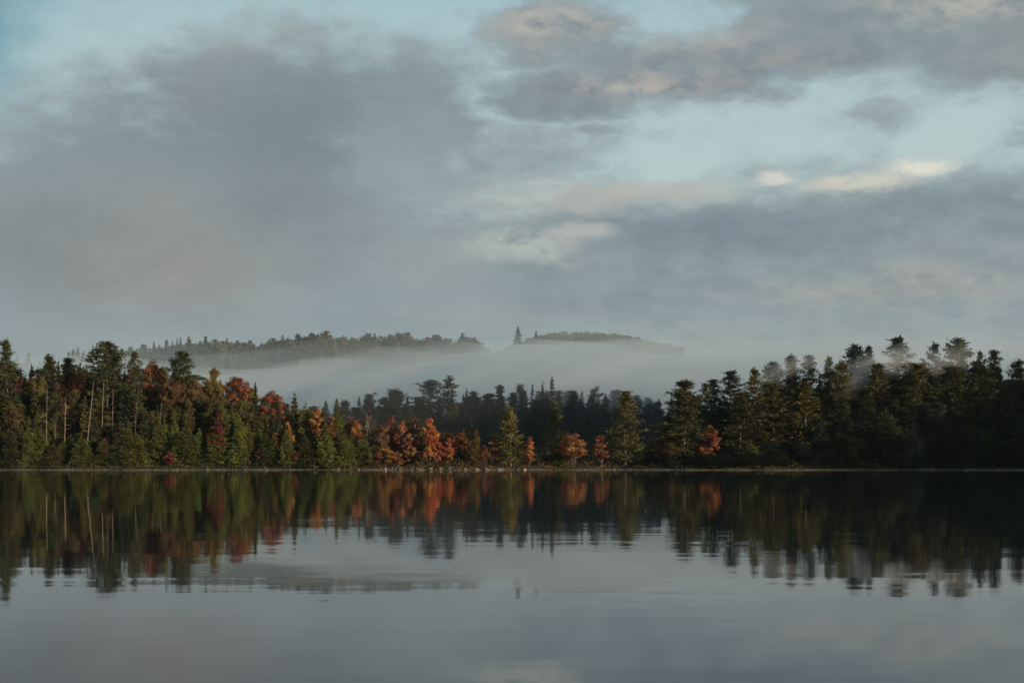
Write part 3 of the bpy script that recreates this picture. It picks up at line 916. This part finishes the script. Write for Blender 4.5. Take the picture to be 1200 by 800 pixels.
for Y, lo, hi, step, x0, x1 in ((447, 1, 10, 13, 352, 800), (436, 4, 20, 13, 352, 800), (424, 16, 38, 14, 356, 800), (412, 36, 58, 14, 400, 800)):
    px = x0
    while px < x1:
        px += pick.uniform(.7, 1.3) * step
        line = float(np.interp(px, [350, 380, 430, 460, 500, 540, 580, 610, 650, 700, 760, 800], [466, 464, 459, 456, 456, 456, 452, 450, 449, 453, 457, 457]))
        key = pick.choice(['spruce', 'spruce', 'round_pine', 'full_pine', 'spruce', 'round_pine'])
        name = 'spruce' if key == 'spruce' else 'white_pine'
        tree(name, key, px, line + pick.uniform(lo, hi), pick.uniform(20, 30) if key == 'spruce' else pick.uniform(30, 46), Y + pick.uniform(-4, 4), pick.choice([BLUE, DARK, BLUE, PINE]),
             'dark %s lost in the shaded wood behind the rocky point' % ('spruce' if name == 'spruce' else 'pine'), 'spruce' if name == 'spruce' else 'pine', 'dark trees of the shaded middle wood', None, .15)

# ------------------------------------------------------------------ the wood on the right shore, sunlit only at its tops
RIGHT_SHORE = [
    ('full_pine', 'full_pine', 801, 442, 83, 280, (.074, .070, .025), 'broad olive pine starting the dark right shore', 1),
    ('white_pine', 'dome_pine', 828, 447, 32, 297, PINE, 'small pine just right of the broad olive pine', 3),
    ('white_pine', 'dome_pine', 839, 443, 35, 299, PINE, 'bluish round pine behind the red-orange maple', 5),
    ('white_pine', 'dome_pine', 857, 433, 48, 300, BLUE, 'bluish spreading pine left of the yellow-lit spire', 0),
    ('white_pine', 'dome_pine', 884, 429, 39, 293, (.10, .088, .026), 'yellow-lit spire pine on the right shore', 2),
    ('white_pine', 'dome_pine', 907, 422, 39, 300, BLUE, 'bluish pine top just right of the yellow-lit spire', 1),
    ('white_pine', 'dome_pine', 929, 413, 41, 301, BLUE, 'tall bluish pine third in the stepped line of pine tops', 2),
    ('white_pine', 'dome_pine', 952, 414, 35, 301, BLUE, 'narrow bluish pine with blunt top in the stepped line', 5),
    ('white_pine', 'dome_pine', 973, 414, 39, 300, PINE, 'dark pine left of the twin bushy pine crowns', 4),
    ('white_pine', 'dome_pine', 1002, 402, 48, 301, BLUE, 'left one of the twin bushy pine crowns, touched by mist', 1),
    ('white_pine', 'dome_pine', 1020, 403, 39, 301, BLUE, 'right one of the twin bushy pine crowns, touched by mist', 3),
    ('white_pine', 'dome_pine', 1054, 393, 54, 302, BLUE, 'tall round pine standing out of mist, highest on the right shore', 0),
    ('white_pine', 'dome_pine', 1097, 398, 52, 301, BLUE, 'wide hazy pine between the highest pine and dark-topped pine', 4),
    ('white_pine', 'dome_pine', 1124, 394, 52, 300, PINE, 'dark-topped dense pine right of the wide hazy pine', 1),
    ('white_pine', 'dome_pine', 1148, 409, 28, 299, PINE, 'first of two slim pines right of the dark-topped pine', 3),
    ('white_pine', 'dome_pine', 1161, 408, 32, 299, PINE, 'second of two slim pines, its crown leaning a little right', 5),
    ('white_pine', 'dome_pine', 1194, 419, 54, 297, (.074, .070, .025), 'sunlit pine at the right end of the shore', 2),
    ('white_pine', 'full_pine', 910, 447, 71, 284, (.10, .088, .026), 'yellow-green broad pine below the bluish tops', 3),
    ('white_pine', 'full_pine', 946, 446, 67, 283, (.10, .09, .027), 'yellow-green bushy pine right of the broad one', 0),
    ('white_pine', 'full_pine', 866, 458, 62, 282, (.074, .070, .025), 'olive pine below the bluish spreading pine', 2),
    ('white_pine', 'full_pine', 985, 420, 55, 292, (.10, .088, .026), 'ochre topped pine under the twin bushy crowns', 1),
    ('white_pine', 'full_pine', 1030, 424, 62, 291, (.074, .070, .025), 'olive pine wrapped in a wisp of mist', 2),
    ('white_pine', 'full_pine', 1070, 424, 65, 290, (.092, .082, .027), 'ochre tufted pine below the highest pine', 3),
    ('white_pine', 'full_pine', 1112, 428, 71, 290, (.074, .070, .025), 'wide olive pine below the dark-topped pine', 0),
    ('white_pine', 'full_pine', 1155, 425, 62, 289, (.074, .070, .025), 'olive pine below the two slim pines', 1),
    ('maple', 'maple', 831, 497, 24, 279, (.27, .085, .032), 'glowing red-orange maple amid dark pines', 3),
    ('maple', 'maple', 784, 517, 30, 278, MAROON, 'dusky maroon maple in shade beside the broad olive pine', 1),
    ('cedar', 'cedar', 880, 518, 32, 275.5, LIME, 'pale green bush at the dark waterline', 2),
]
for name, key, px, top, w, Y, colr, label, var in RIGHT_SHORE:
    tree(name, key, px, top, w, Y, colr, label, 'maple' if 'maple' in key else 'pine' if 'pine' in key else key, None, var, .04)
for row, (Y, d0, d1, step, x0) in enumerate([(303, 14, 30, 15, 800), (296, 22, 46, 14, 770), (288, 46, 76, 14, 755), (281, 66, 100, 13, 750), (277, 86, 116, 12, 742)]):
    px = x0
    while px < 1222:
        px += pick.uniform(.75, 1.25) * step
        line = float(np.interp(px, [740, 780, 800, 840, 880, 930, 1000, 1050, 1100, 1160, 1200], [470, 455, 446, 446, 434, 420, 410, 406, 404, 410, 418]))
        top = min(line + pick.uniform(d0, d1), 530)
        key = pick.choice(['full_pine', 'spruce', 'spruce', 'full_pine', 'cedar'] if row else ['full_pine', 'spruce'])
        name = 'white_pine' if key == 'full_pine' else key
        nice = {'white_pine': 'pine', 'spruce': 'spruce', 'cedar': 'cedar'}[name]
        tree(name, key, px, top, pick.uniform(34, 60), Y + pick.uniform(-3, 3), pick.choice([DARK, BLUE, PINE, BLUE] if row > 2 else [(.074, .070, .025), PINE, (.074, .070, .025), DARK]),  # shade put into leaf colour: low front rows darkest, olives dulled
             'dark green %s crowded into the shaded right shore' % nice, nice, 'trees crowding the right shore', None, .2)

# ------------------------------------------------------------------ the ridge above the fog
def small_tree(key, leaf_mat):
    """a far tree as one mesh, trunk and crown together"""
    out = []
    for tm, cm, h, w in KINDS[key]:
        V, Q, mi, n = [], [], [], 0
        for me, idx in ((tm, 0), (cm, 1)):
            v = np.zeros(len(me.vertices) * 3)
            me.vertices.foreach_get('co', v)
            lp = np.zeros(len(me.loops), dtype=np.int32)
            me.loops.foreach_get('vertex_index', lp)
            V.append(v.reshape(-1, 3))
            Q.append(lp.reshape(-1, 4) + n)
            mi.append(np.full(len(lp) // 4, idx))
            n += len(V[-1])
        out.append((mesh_np('far_' + key, np.concatenate(V), [np.concatenate(Q)], np.concatenate(mi), [M_BARK, leaf_mat]), h, w))
    return out


FAR = {k: small_tree(k, m) for k, m in (('full_pine', M_NEEDLE), ('white_pine', M_NEEDLE), ('spruce', M_NEEDLE), ('maple', M_LEAF))}


def far_tree(name, key, px, top, width, Y, colour, label, cat, group=None, jitter=.1):
    X = (px - 600) / F_PX * Y
    z = float(land(X, Y)) - .3
    H = max((HORIZON - top) / F_PX * Y + CAM_H - z, 5.0)
    me, h0, w0 = pick.choice(FAR[key])
    W = width / F_PX * Y
    o = link(name, me, loc=(X, Y, z))
    o.rotation_euler = (0, 0, pick.uniform(0, 6.28))
    o.scale = (W / w0, W / w0, H / h0)
    k = 1 + pick.uniform(-jitter, jitter)
    o.color = (colour[0] * k, colour[1] * k, colour[2] * k, 1)
    return tag(o, label, cat, group)


for name, key, px, top, w, Y, colr, label in [
    ('white_pine', 'full_pine', 252, 397, 18, 930, DARK, 'hazy broad pine at the left start of the far ridge'),
    ('white_pine', 'full_pine', 262, 399, 16, 930, DARK, 'hazy round pine second on the far ridge'),
    ('spruce', 'spruce', 331, 392, 12, 930, DARK, 'hazy spire in the cluster left of the lone dark ridge spire'),
    ('spruce', 'full_pine', 349, 391, 15, 930, DARK, 'hazy pointed pine just left of the lone dark ridge spire'),
    ('spruce', 'spruce', 373, 390, 12, 925, (.022, .034, .018), 'lone dark spire standing clear on the far ridge'),
    ('white_pine', 'full_pine', 292, 398, 12, 930, DARK, 'hazy small pine between two clusters on the far ridge'),
    ('white_pine', 'full_pine', 320, 396, 16, 930, DARK, 'hazy bushy pine opening the ridge cluster'),
    ('spruce', 'spruce', 306, 401, 10, 930, DARK, 'tiny spire left of the ridge cluster'),
    ('white_pine', 'full_pine', 542, 390, 12, 930, DARK, 'dark pine at the ridge where it sinks into fog'),
    ('spruce', 'spruce', 521, 396, 9, 930, DARK, 'small pointed tree left of the last ridge pine'),
    ('white_pine', 'spruce', 607, 381, 27, 960, (.018, .028, .016), 'dark tiered pine alone on the fog at the foot of the far hill'),
    ('spruce', 'full_pine', 628, 387, 9, 1000, DARK, 'small dark tree right of the lone tiered pine above fog'),
    ('spruce', 'full_pine', 675, 388, 8, 1000, DARK, 'small dark tree half sunk in fog before the far hill'),
    ('spruce', 'full_pine', 697, 392, 9, 1000, DARK, 'rounded dark tree last to rise from fog before the far hill'),
]:
    far_tree(name, key, px, top, w, Y, colr, label, 'pine' if 'pine' in name else 'spruce')

for i in range(262):
    px = pick.uniform(20, 572)
    f = pick.random() ** 1.3
    Y = 938 - f * 130
    X = (px - 600) / F_PX * Y
    z = float(land(X, Y))
    hgt = pick.uniform(7, 11.5)
    warm = smooth(px, 330, 420) * (1 - smooth(px, 500, 560))
    if pick.random() < .25 + .5 * warm:
        name, key, c, w = 'maple', 'maple', pick.choice([(.20, .155, .06), (.20, .12, .06), OLIVE, OLIVE, (.18, .14, .05)]), pick.uniform(11, 17)
    else:
        name, key, c, w = 'spruce', pick.choice(['spruce', 'full_pine', 'full_pine']), pick.choice([DARK, PINE, OLIVE]), pick.uniform(7, 12)
    if px < 250 and name == 'maple':
        name, key, c, w = 'spruce', 'spruce', DARK, 8
    if px < 230:
        hgt *= pick.uniform(.8, 1.3)
    top = HORIZON - (z + hgt - CAM_H) / Y * F_PX
    far_tree(name, key, px, top, w, Y, c, 'hazy %s among many on the ridge above the fog' % ('broadleaf tree' if name == 'maple' else 'conifer'),
             name, 'trees on the far ridge')


def leaf_mass(name, spots, mat, seed, leaves, cone, big=1.0):
    """many small crowns reading as one wood: spots rows are x, y, z, height, radius"""
    rng = np.random.default_rng(seed)
    S = Shape()
    for x, y, z, h, r in spots:
        n = leaves
        t = rng.beta(1, 1.5, n) if cone else rng.uniform(0, 1, n)
        a = rng.uniform(0, 6.28, n)
        rad = r * ((1 - t) ** .8 if cone else np.sqrt(np.clip(1 - (2 * t - .9) ** 2 / 1.3, 0, 1))) * rng.uniform(.5, 1.08, n)
        P = np.column_stack([x + np.cos(a) * rad, y + np.sin(a) * rad, z + t * h])
        out = np.column_stack([np.cos(a), np.sin(a), a * 0 + .5])
        s = (h * .10 + .25) * big
        S.cards(P, out + rng.normal(0, .5, (n, 3)), rng.normal(0, .5, (n, 3)) + out, rng.uniform(.7, 1.3, n) * s, rng.uniform(.7, 1.3, n) * s * .6)
    return link(name, S.mesh(name, mat))


rng = np.random.default_rng(21)
sp = []
for _ in range(900):                                  # wood over the far hill
    px, Y = rng.uniform(540, 800), 1600 - rng.uniform(0, 1) ** 1.5 * 170
    X = (px - 600) / F_PX * Y
    sp.append((X, Y, float(land(X, Y)) - 1, rng.uniform(6, 10), rng.uniform(3, 5)))
tag(leaf_mass('distant_wood', sp, M_FAR, 31, 40, False, 1.7), 'muted wood covering the low far hill above the fog', 'forest', None, 'stuff')
sp = []
for _ in range(1500):                                 # the brush that closes the ridge's slope beneath its trees
    px, Y = rng.uniform(-60, 660), 936 - rng.uniform(0, 1) * 150
    X = (px - 600) / F_PX * Y
    sp.append((X, Y, float(land(X, Y)) - 1, rng.uniform(4, 8), rng.uniform(2.5, 4.5)))
for _ in range(600):
    px, Y = rng.uniform(150, 570), rng.uniform(912, 944)
    X = (px - 600) / F_PX * Y
    sp.append((X, Y, float(land(X, Y)) - 1, rng.uniform(5, 9), rng.uniform(3, 5)))
tag(leaf_mass('ridge_wood', sp, M_FAR, 33, 40, False, 1.5), 'muted brush closing the ridge slope above the fog', 'forest', None, 'stuff')
sp = []
while len(sp) < 2000:                                 # wood over the added shade hill out of the frame
    u, t = rng.uniform(215, 880), rng.uniform(0, 200)
    X, Y = SP * u + SR * t
    if X > 165 and X > .36 * Y + 30:
        sp.append((X, Y, float(land(X, Y)) - .5, rng.uniform(8, 14), rng.uniform(2.2, 3.6)))
tag(leaf_mass('shade_hill_wood', sp, M_FAR, 32, 60, True), 'dark conifer wood covering the added shade hill beyond the right shore', 'forest', None, 'stuff')


sp = []
for side, a, b in ((1, 1226, 1470), (-1, -270, -22)):    # the same woods carry on along the shore past both ends of the frame
    for _ in range(230):
        px, Y = rng.uniform(a, b), 275 + 34 * rng.uniform(0, 1)
        X = (px - 600) / F_PX * Y
        Y = max(Y, float(shore(X)) + 3)
        sp.append((X, Y, float(land(X, Y)) - .4, rng.uniform(9, 21), rng.uniform(2.2, 3.6)))
tag(leaf_mass('shore_wood', sp, M_FAR, 34, 420, True, .45), 'dense dusky wood carrying on along the shore past the last pines', 'forest', None, 'stuff')


# shrubs and grasses that fill the foot of the woods
def undergrowth():
    rng = np.random.default_rng(77)
    S = Shape()
    n = 30000
    X = rng.uniform(-112, 112, n)
    d = rng.uniform(0, 1, n) ** 1.6 * 15 + .7
    Y = shore(X) + d
    patch = .5 + .5 * np.sin(X * .9 + 2 * np.sin(X * .23)) * np.sin(X * .37 + Y * .5)
    h = (.25 + 1.5 * patch ** 1.5) * np.clip(d / 3.5, .35, 1.3)
    z = land(X, Y) + rng.uniform(0, 1, n) ** .8 * h
    P = np.column_stack([X, Y, z])
    U = rng.normal(0, .6, (n, 3)) + np.array([0, -.2, .8])
    S.cards(P, U, rng.normal(0, .6, (n, 3)) + np.array([.2, -.6, .5]), rng.uniform(.22, .5, n), rng.uniform(.12, .28, n))
    n = 26000                                          # deeper into the low ground behind the point
    X = rng.uniform(-70, 60, n)
    Y = shore(X) + rng.uniform(10, 130, n)
    z = land(X, Y) + rng.uniform(0, 1, n) ** .7 * (1.2 + 1.2 * np.sin(X * .5) * np.sin(Y * .3))
    U = rng.normal(0, .6, (n, 3)) + np.array([0, -.2, .8])
    S.cards(np.column_stack([X, Y, z]), U, rng.normal(0, .6, (n, 3)) + np.array([.2, -.6, .5]), rng.uniform(.5, 1.0, n), rng.uniform(.3, .6, n))
    o = link('undergrowth', S.mesh('undergrowth', M_SHRUB))
    tag(o, 'low tangled shrubs and grasses along the far waterline', 'undergrowth', None, 'stuff')


undergrowth()


# ------------------------------------------------------------------ shore rocks
def rock_mesh(seed):
    import bmesh
    rng = np.random.default_rng(seed)
    bm = bmesh.new()
    bmesh.ops.create_icosphere(bm, subdivisions=3, radius=1.0)
    ds = [(unit(rng.normal(0, 1, 3)), rng.uniform(.62, .95)) for _ in range(16)]
    for v in bm.verts:
        p = np.array(v.co)
        for dvec, lim in ds:                           # knock flat faces off, as broken granite has
            q = p @ dvec
            if q > lim:
                p = p - dvec * (q - lim) * .9
        p = p * (1 + .05 * math.sin(p[0] * 7 + seed) * math.sin(p[1] * 6 + p[2] * 5))
        v.co = p * np.array([1.0, .8, .68])
    me = bpy.data.meshes.new('rock')
    bm.to_mesh(me)
    bm.free()
    me.materials.append(M_ROCK)
    return me


M_ROCK = rock_material()
ROCKS = [rock_mesh(s) for s in range(7)]
NAMED_ROCKS = {420: (.75, 'blocky pale rock first in the line on the rocky point'), 451: (.8, 'large pale rock below the round orange bush'), 505: (.95, 'largest pale rock, below the flaming orange maple'),
               516: (.8, 'pale rock standing right of the largest one'), 559: (.8, 'pale rock beneath the rust and green column'), 570: (.75, 'pale rock beneath the small crimson sapling'),
               589: (.7, 'pale rock at the left foot of the golden pine'), 545: (.85, 'wide flat pinkish rock between two cedars'), 615: (.7, 'pale rock under the red-orange maple')}


def rock(px, size, label, group, dY=None, i=0):
    Y0 = 270.0
    X = (px - 600) / F_PX * Y0
    Y = float(shore(X)) + (pick.uniform(-.4, 1.7) if dY is None else dY)
    o = link('rock', ROCKS[i % 7], loc=(X * Y / Y0, Y, max(float(land(X * Y / Y0, Y)), -.05) + size * pick.uniform(.02, .3)))
    o.rotation_euler = (pick.uniform(-.3, .3), pick.uniform(-.3, .3), pick.uniform(0, 6.28))
    o.scale = (size * pick.uniform(.8, 1.3), size * pick.uniform(.8, 1.1), size * pick.uniform(.8, 1.15))
    tag(o, label, 'rock', group)


k = 0
for px, (s, lab) in NAMED_ROCKS.items():
    rock(px, s * .62, lab, None, .2, k)
    k += 1
for i in range(72):
    px = pick.uniform(408, 640) if i < 60 else pick.uniform(640, 745)
    rock(px, (.12 + .45 * pick.random() ** 2.2) * (1 if px < 630 else .6), 'small pale rock in the broken line along the rocky point', 'rocks along the point', None, i)
for i in range(18):
    px = pick.uniform(150, 400)
    rock(px, pick.uniform(.12, .32), 'small stone at the waterline below the left wood', 'stones under the left wood', None, i)


# ------------------------------------------------------------------ fog, mist and haze
def fog_bank(name, px, near, far, top, zlow, mat, label, seed, lumps=1.5):
    """a closed body of fog between two distances, nearly level on top; top says how high its near edge looks from the lake"""
    rng = np.random.default_rng(seed)
    px = np.asarray(px, float)
    cols = np.linspace(px[0], px[-1], 110)
    depth = np.linspace(0, 1, 22)
    nr, fr = np.interp(cols, px, near), np.interp(cols, px, far)
    tp = np.interp(cols, px, top)
    V = np.zeros((len(cols), len(depth), 2, 3))
    ph = rng.uniform(0, 6.28, 6)
    for i, c in enumerate(cols):
        Y = nr[i] + (fr[i] - nr[i]) * depth
        X = (c - 600) / F_PX * Y
        zt = (HORIZON - tp[i]) / F_PX * nr[i] + CAM_H
        edge = min(1, min(i, len(cols) - 1 - i) / 8.0)
        lump = lumps * (np.sin(X * .031 + ph[0]) * np.sin(Y * .022 + ph[1]) + .6 * np.sin(X * .077 + Y * .05 + ph[2]) + .4 * np.sin(X * .17 - Y * .11 + ph[3]))
        V[i, :, 0] = np.column_stack([X, Y, Y * 0 + zlow])
        V[i, :, 1] = np.column_stack([X, Y, zlow + 2 + (zt + lump - zlow - 2) * (.15 + .85 * edge)])
    a, b = len(cols), len(depth)
    idx = np.arange(a * b * 2).reshape(a, b, 2)
    Q = []
    Q.append(np.stack([idx[:-1, :-1, 1], idx[1:, :-1, 1], idx[1:, 1:, 1], idx[:-1, 1:, 1]], -1).reshape(-1, 4))
    Q.append(np.stack([idx[:-1, :-1, 0], idx[:-1, 1:, 0], idx[1:, 1:, 0], idx[1:, :-1, 0]], -1).reshape(-1, 4))
    for k, s in ((0, 1), (-1, -1)):
        q = np.stack([idx[:-1, k, 0], idx[1:, k, 0], idx[1:, k, 1], idx[:-1, k, 1]], -1).reshape(-1, 4)
        Q.append(q if s > 0 else q[:, ::-1])
        q = np.stack([idx[k, 1:, 0], idx[k, :-1, 0], idx[k, :-1, 1], idx[k, 1:, 1]], -1).reshape(-1, 4)
        Q.append(q if s > 0 else q[:, ::-1])
    o = link(name, mesh_np(name, V.reshape(-1, 3), [np.concatenate(Q)], mats=[mat], smooth=True))
    return tag(o, label, 'fog', None, 'stuff')


FOG_PX = [-250, 60, 150, 230, 290, 350, 420, 480, 540, 580, 640, 700, 760, 850, 1000, 1500]
fog_bank('fog_bank', FOG_PX, [520, 520, 520, 520, 520, 520, 510, 500, 490, 485, 478, 466, 460, 460, 460, 460], [880] * 16,
         [415, 415, 420, 428, 426, 420, 412, 404, 398, 394, 392, 392, 392, 392, 392, 392], -1.0,
         volume_material('fog', (.75, .85, .91), .017, .1), 'pale fog bank lying between the shaded wood and the ridge', 3)
fog_bank('fog_veil', FOG_PX, [540] * 16, [890] * 16, [366, 366, 368, 370, 372, 372, 370, 366, 360, 350, 342, 340, 342, 350, 356, 360], -1.5,
         volume_material('thin_fog', (.70, .81, .87), .0021, .1), 'thin veil of fog before the ridge', 4, 2.5)
fog_bank('mist', [330, 400, 480, 560, 640, 720, 800, 860], [385] * 8, [452] * 8, [452, 440, 432, 430, 428, 426, 426, 430], -1.2,
         volume_material('mist', (.93, .97, 1.0), .0012, .1), 'bluish mist hanging in the shaded wood', 5, 1.0)



def puff(density):
    """a volume that thins out from its middle, torn by noise"""
    def shape(N, d):
        p = N.n('ShaderNodeTexCoord').outputs['Object']
        q = N.v('ADD', p, N.v('MULTIPLY', N.v('SUBTRACT', N.noise(p, 1.6, 3.0, 0.6, out=1), (0.5, 0.5, 0.5)), (.9, .9, .9)))
        return N.m('MULTIPLY', N.ramp(N.v('LENGTH', q, out=1), .95, .1), d)
    return volume_material('mist_puff', (.96, .985, 1.0), density, .1, shape)


PUFF = puff(.12)
PUFF_WIDE = puff(.035)


def wisp(px, py, Y, r, label, mat=None):
    import bmesh
    bm = bmesh.new()
    bmesh.ops.create_icosphere(bm, subdivisions=3, radius=1.0)
    me = bpy.data.meshes.new('mist_wisp')
    bm.to_mesh(me)
    bm.free()
    me.materials.append(mat or PUFF)
    o = link('mist_wisp', me, loc=((px - 600) / F_PX * Y, Y, (HORIZON - py) / F_PX * Y + CAM_H))
    o.scale = r
    o.rotation_euler = (0, -.35, 0)
    tag(o, label, 'mist', None, 'stuff')


wisp(1022, 428, 294.5, (11, 3.2, 3.6), 'wisp of mist caught under the twin bushy pine crowns')
wisp(1058, 420, 295.5, (9, 3.0, 4.2), 'wisp of mist wrapping the highest pine of the right shore')
wisp(1106, 424, 295.0, (11, 3.0, 4.0), 'wisp of mist drifting before the wide hazy pine')
wisp(1003, 448, 292.5, (8, 2.6, 3.4), 'faint wisp of mist sinking among the right shore trees')
for px, py, Y, r in ((655, 452, 444, (24, 6, 6)), (700, 458, 441, (26, 6, 6.5)), (752, 462, 438, (26, 6, 7)), (610, 446, 452, (28, 6, 5)), (560, 440, 458, (30, 6, 5)),
                     (782, 452, 446, (24, 6, 7)), (680, 444, 456, (40, 8, 6)), (430, 448, 462, (40, 7, 6)), (340, 446, 470, (44, 8, 7))):
    wisp(px, py, Y, r, {655: 'torn mist over the tallest spire of the shaded wood', 700: 'torn mist around the tufted pine top', 752: 'torn mist behind the pyramid pine',
                        610: 'thin mist behind the round-headed pine', 560: 'thin mist behind the thin spire', 782: 'torn mist left of the broad olive pine', 680: 'long mist streamer above the shaded wood',
                        430: 'low mist streamer behind the flat-topped pine', 340: 'low mist streamer behind the yellow-green pyramid tree'}[px], PUFF_WIDE)
wisp(930, 428, 297.0, (16, 2.4, 3.0), 'faint wisp of mist behind the yellow-green broad pine')

zb = 260.0
HV = np.array([[x, y, z] for x in (-3150, 3150) for y in (-1650, 3150) for z in (-5, zb)], float)
HQ = np.array([[0, 1, 3, 2], [4, 6, 7, 5], [0, 4, 5, 1], [2, 3, 7, 6], [0, 2, 6, 4], [1, 5, 7, 3]])
tag(link('haze', mesh_np('haze', HV, [HQ], mats=[volume_material('haze', (.80, .91, 1.0), .00004, .2)])), 'thin morning haze over the lake and woods', 'haze', None, 'stuff')
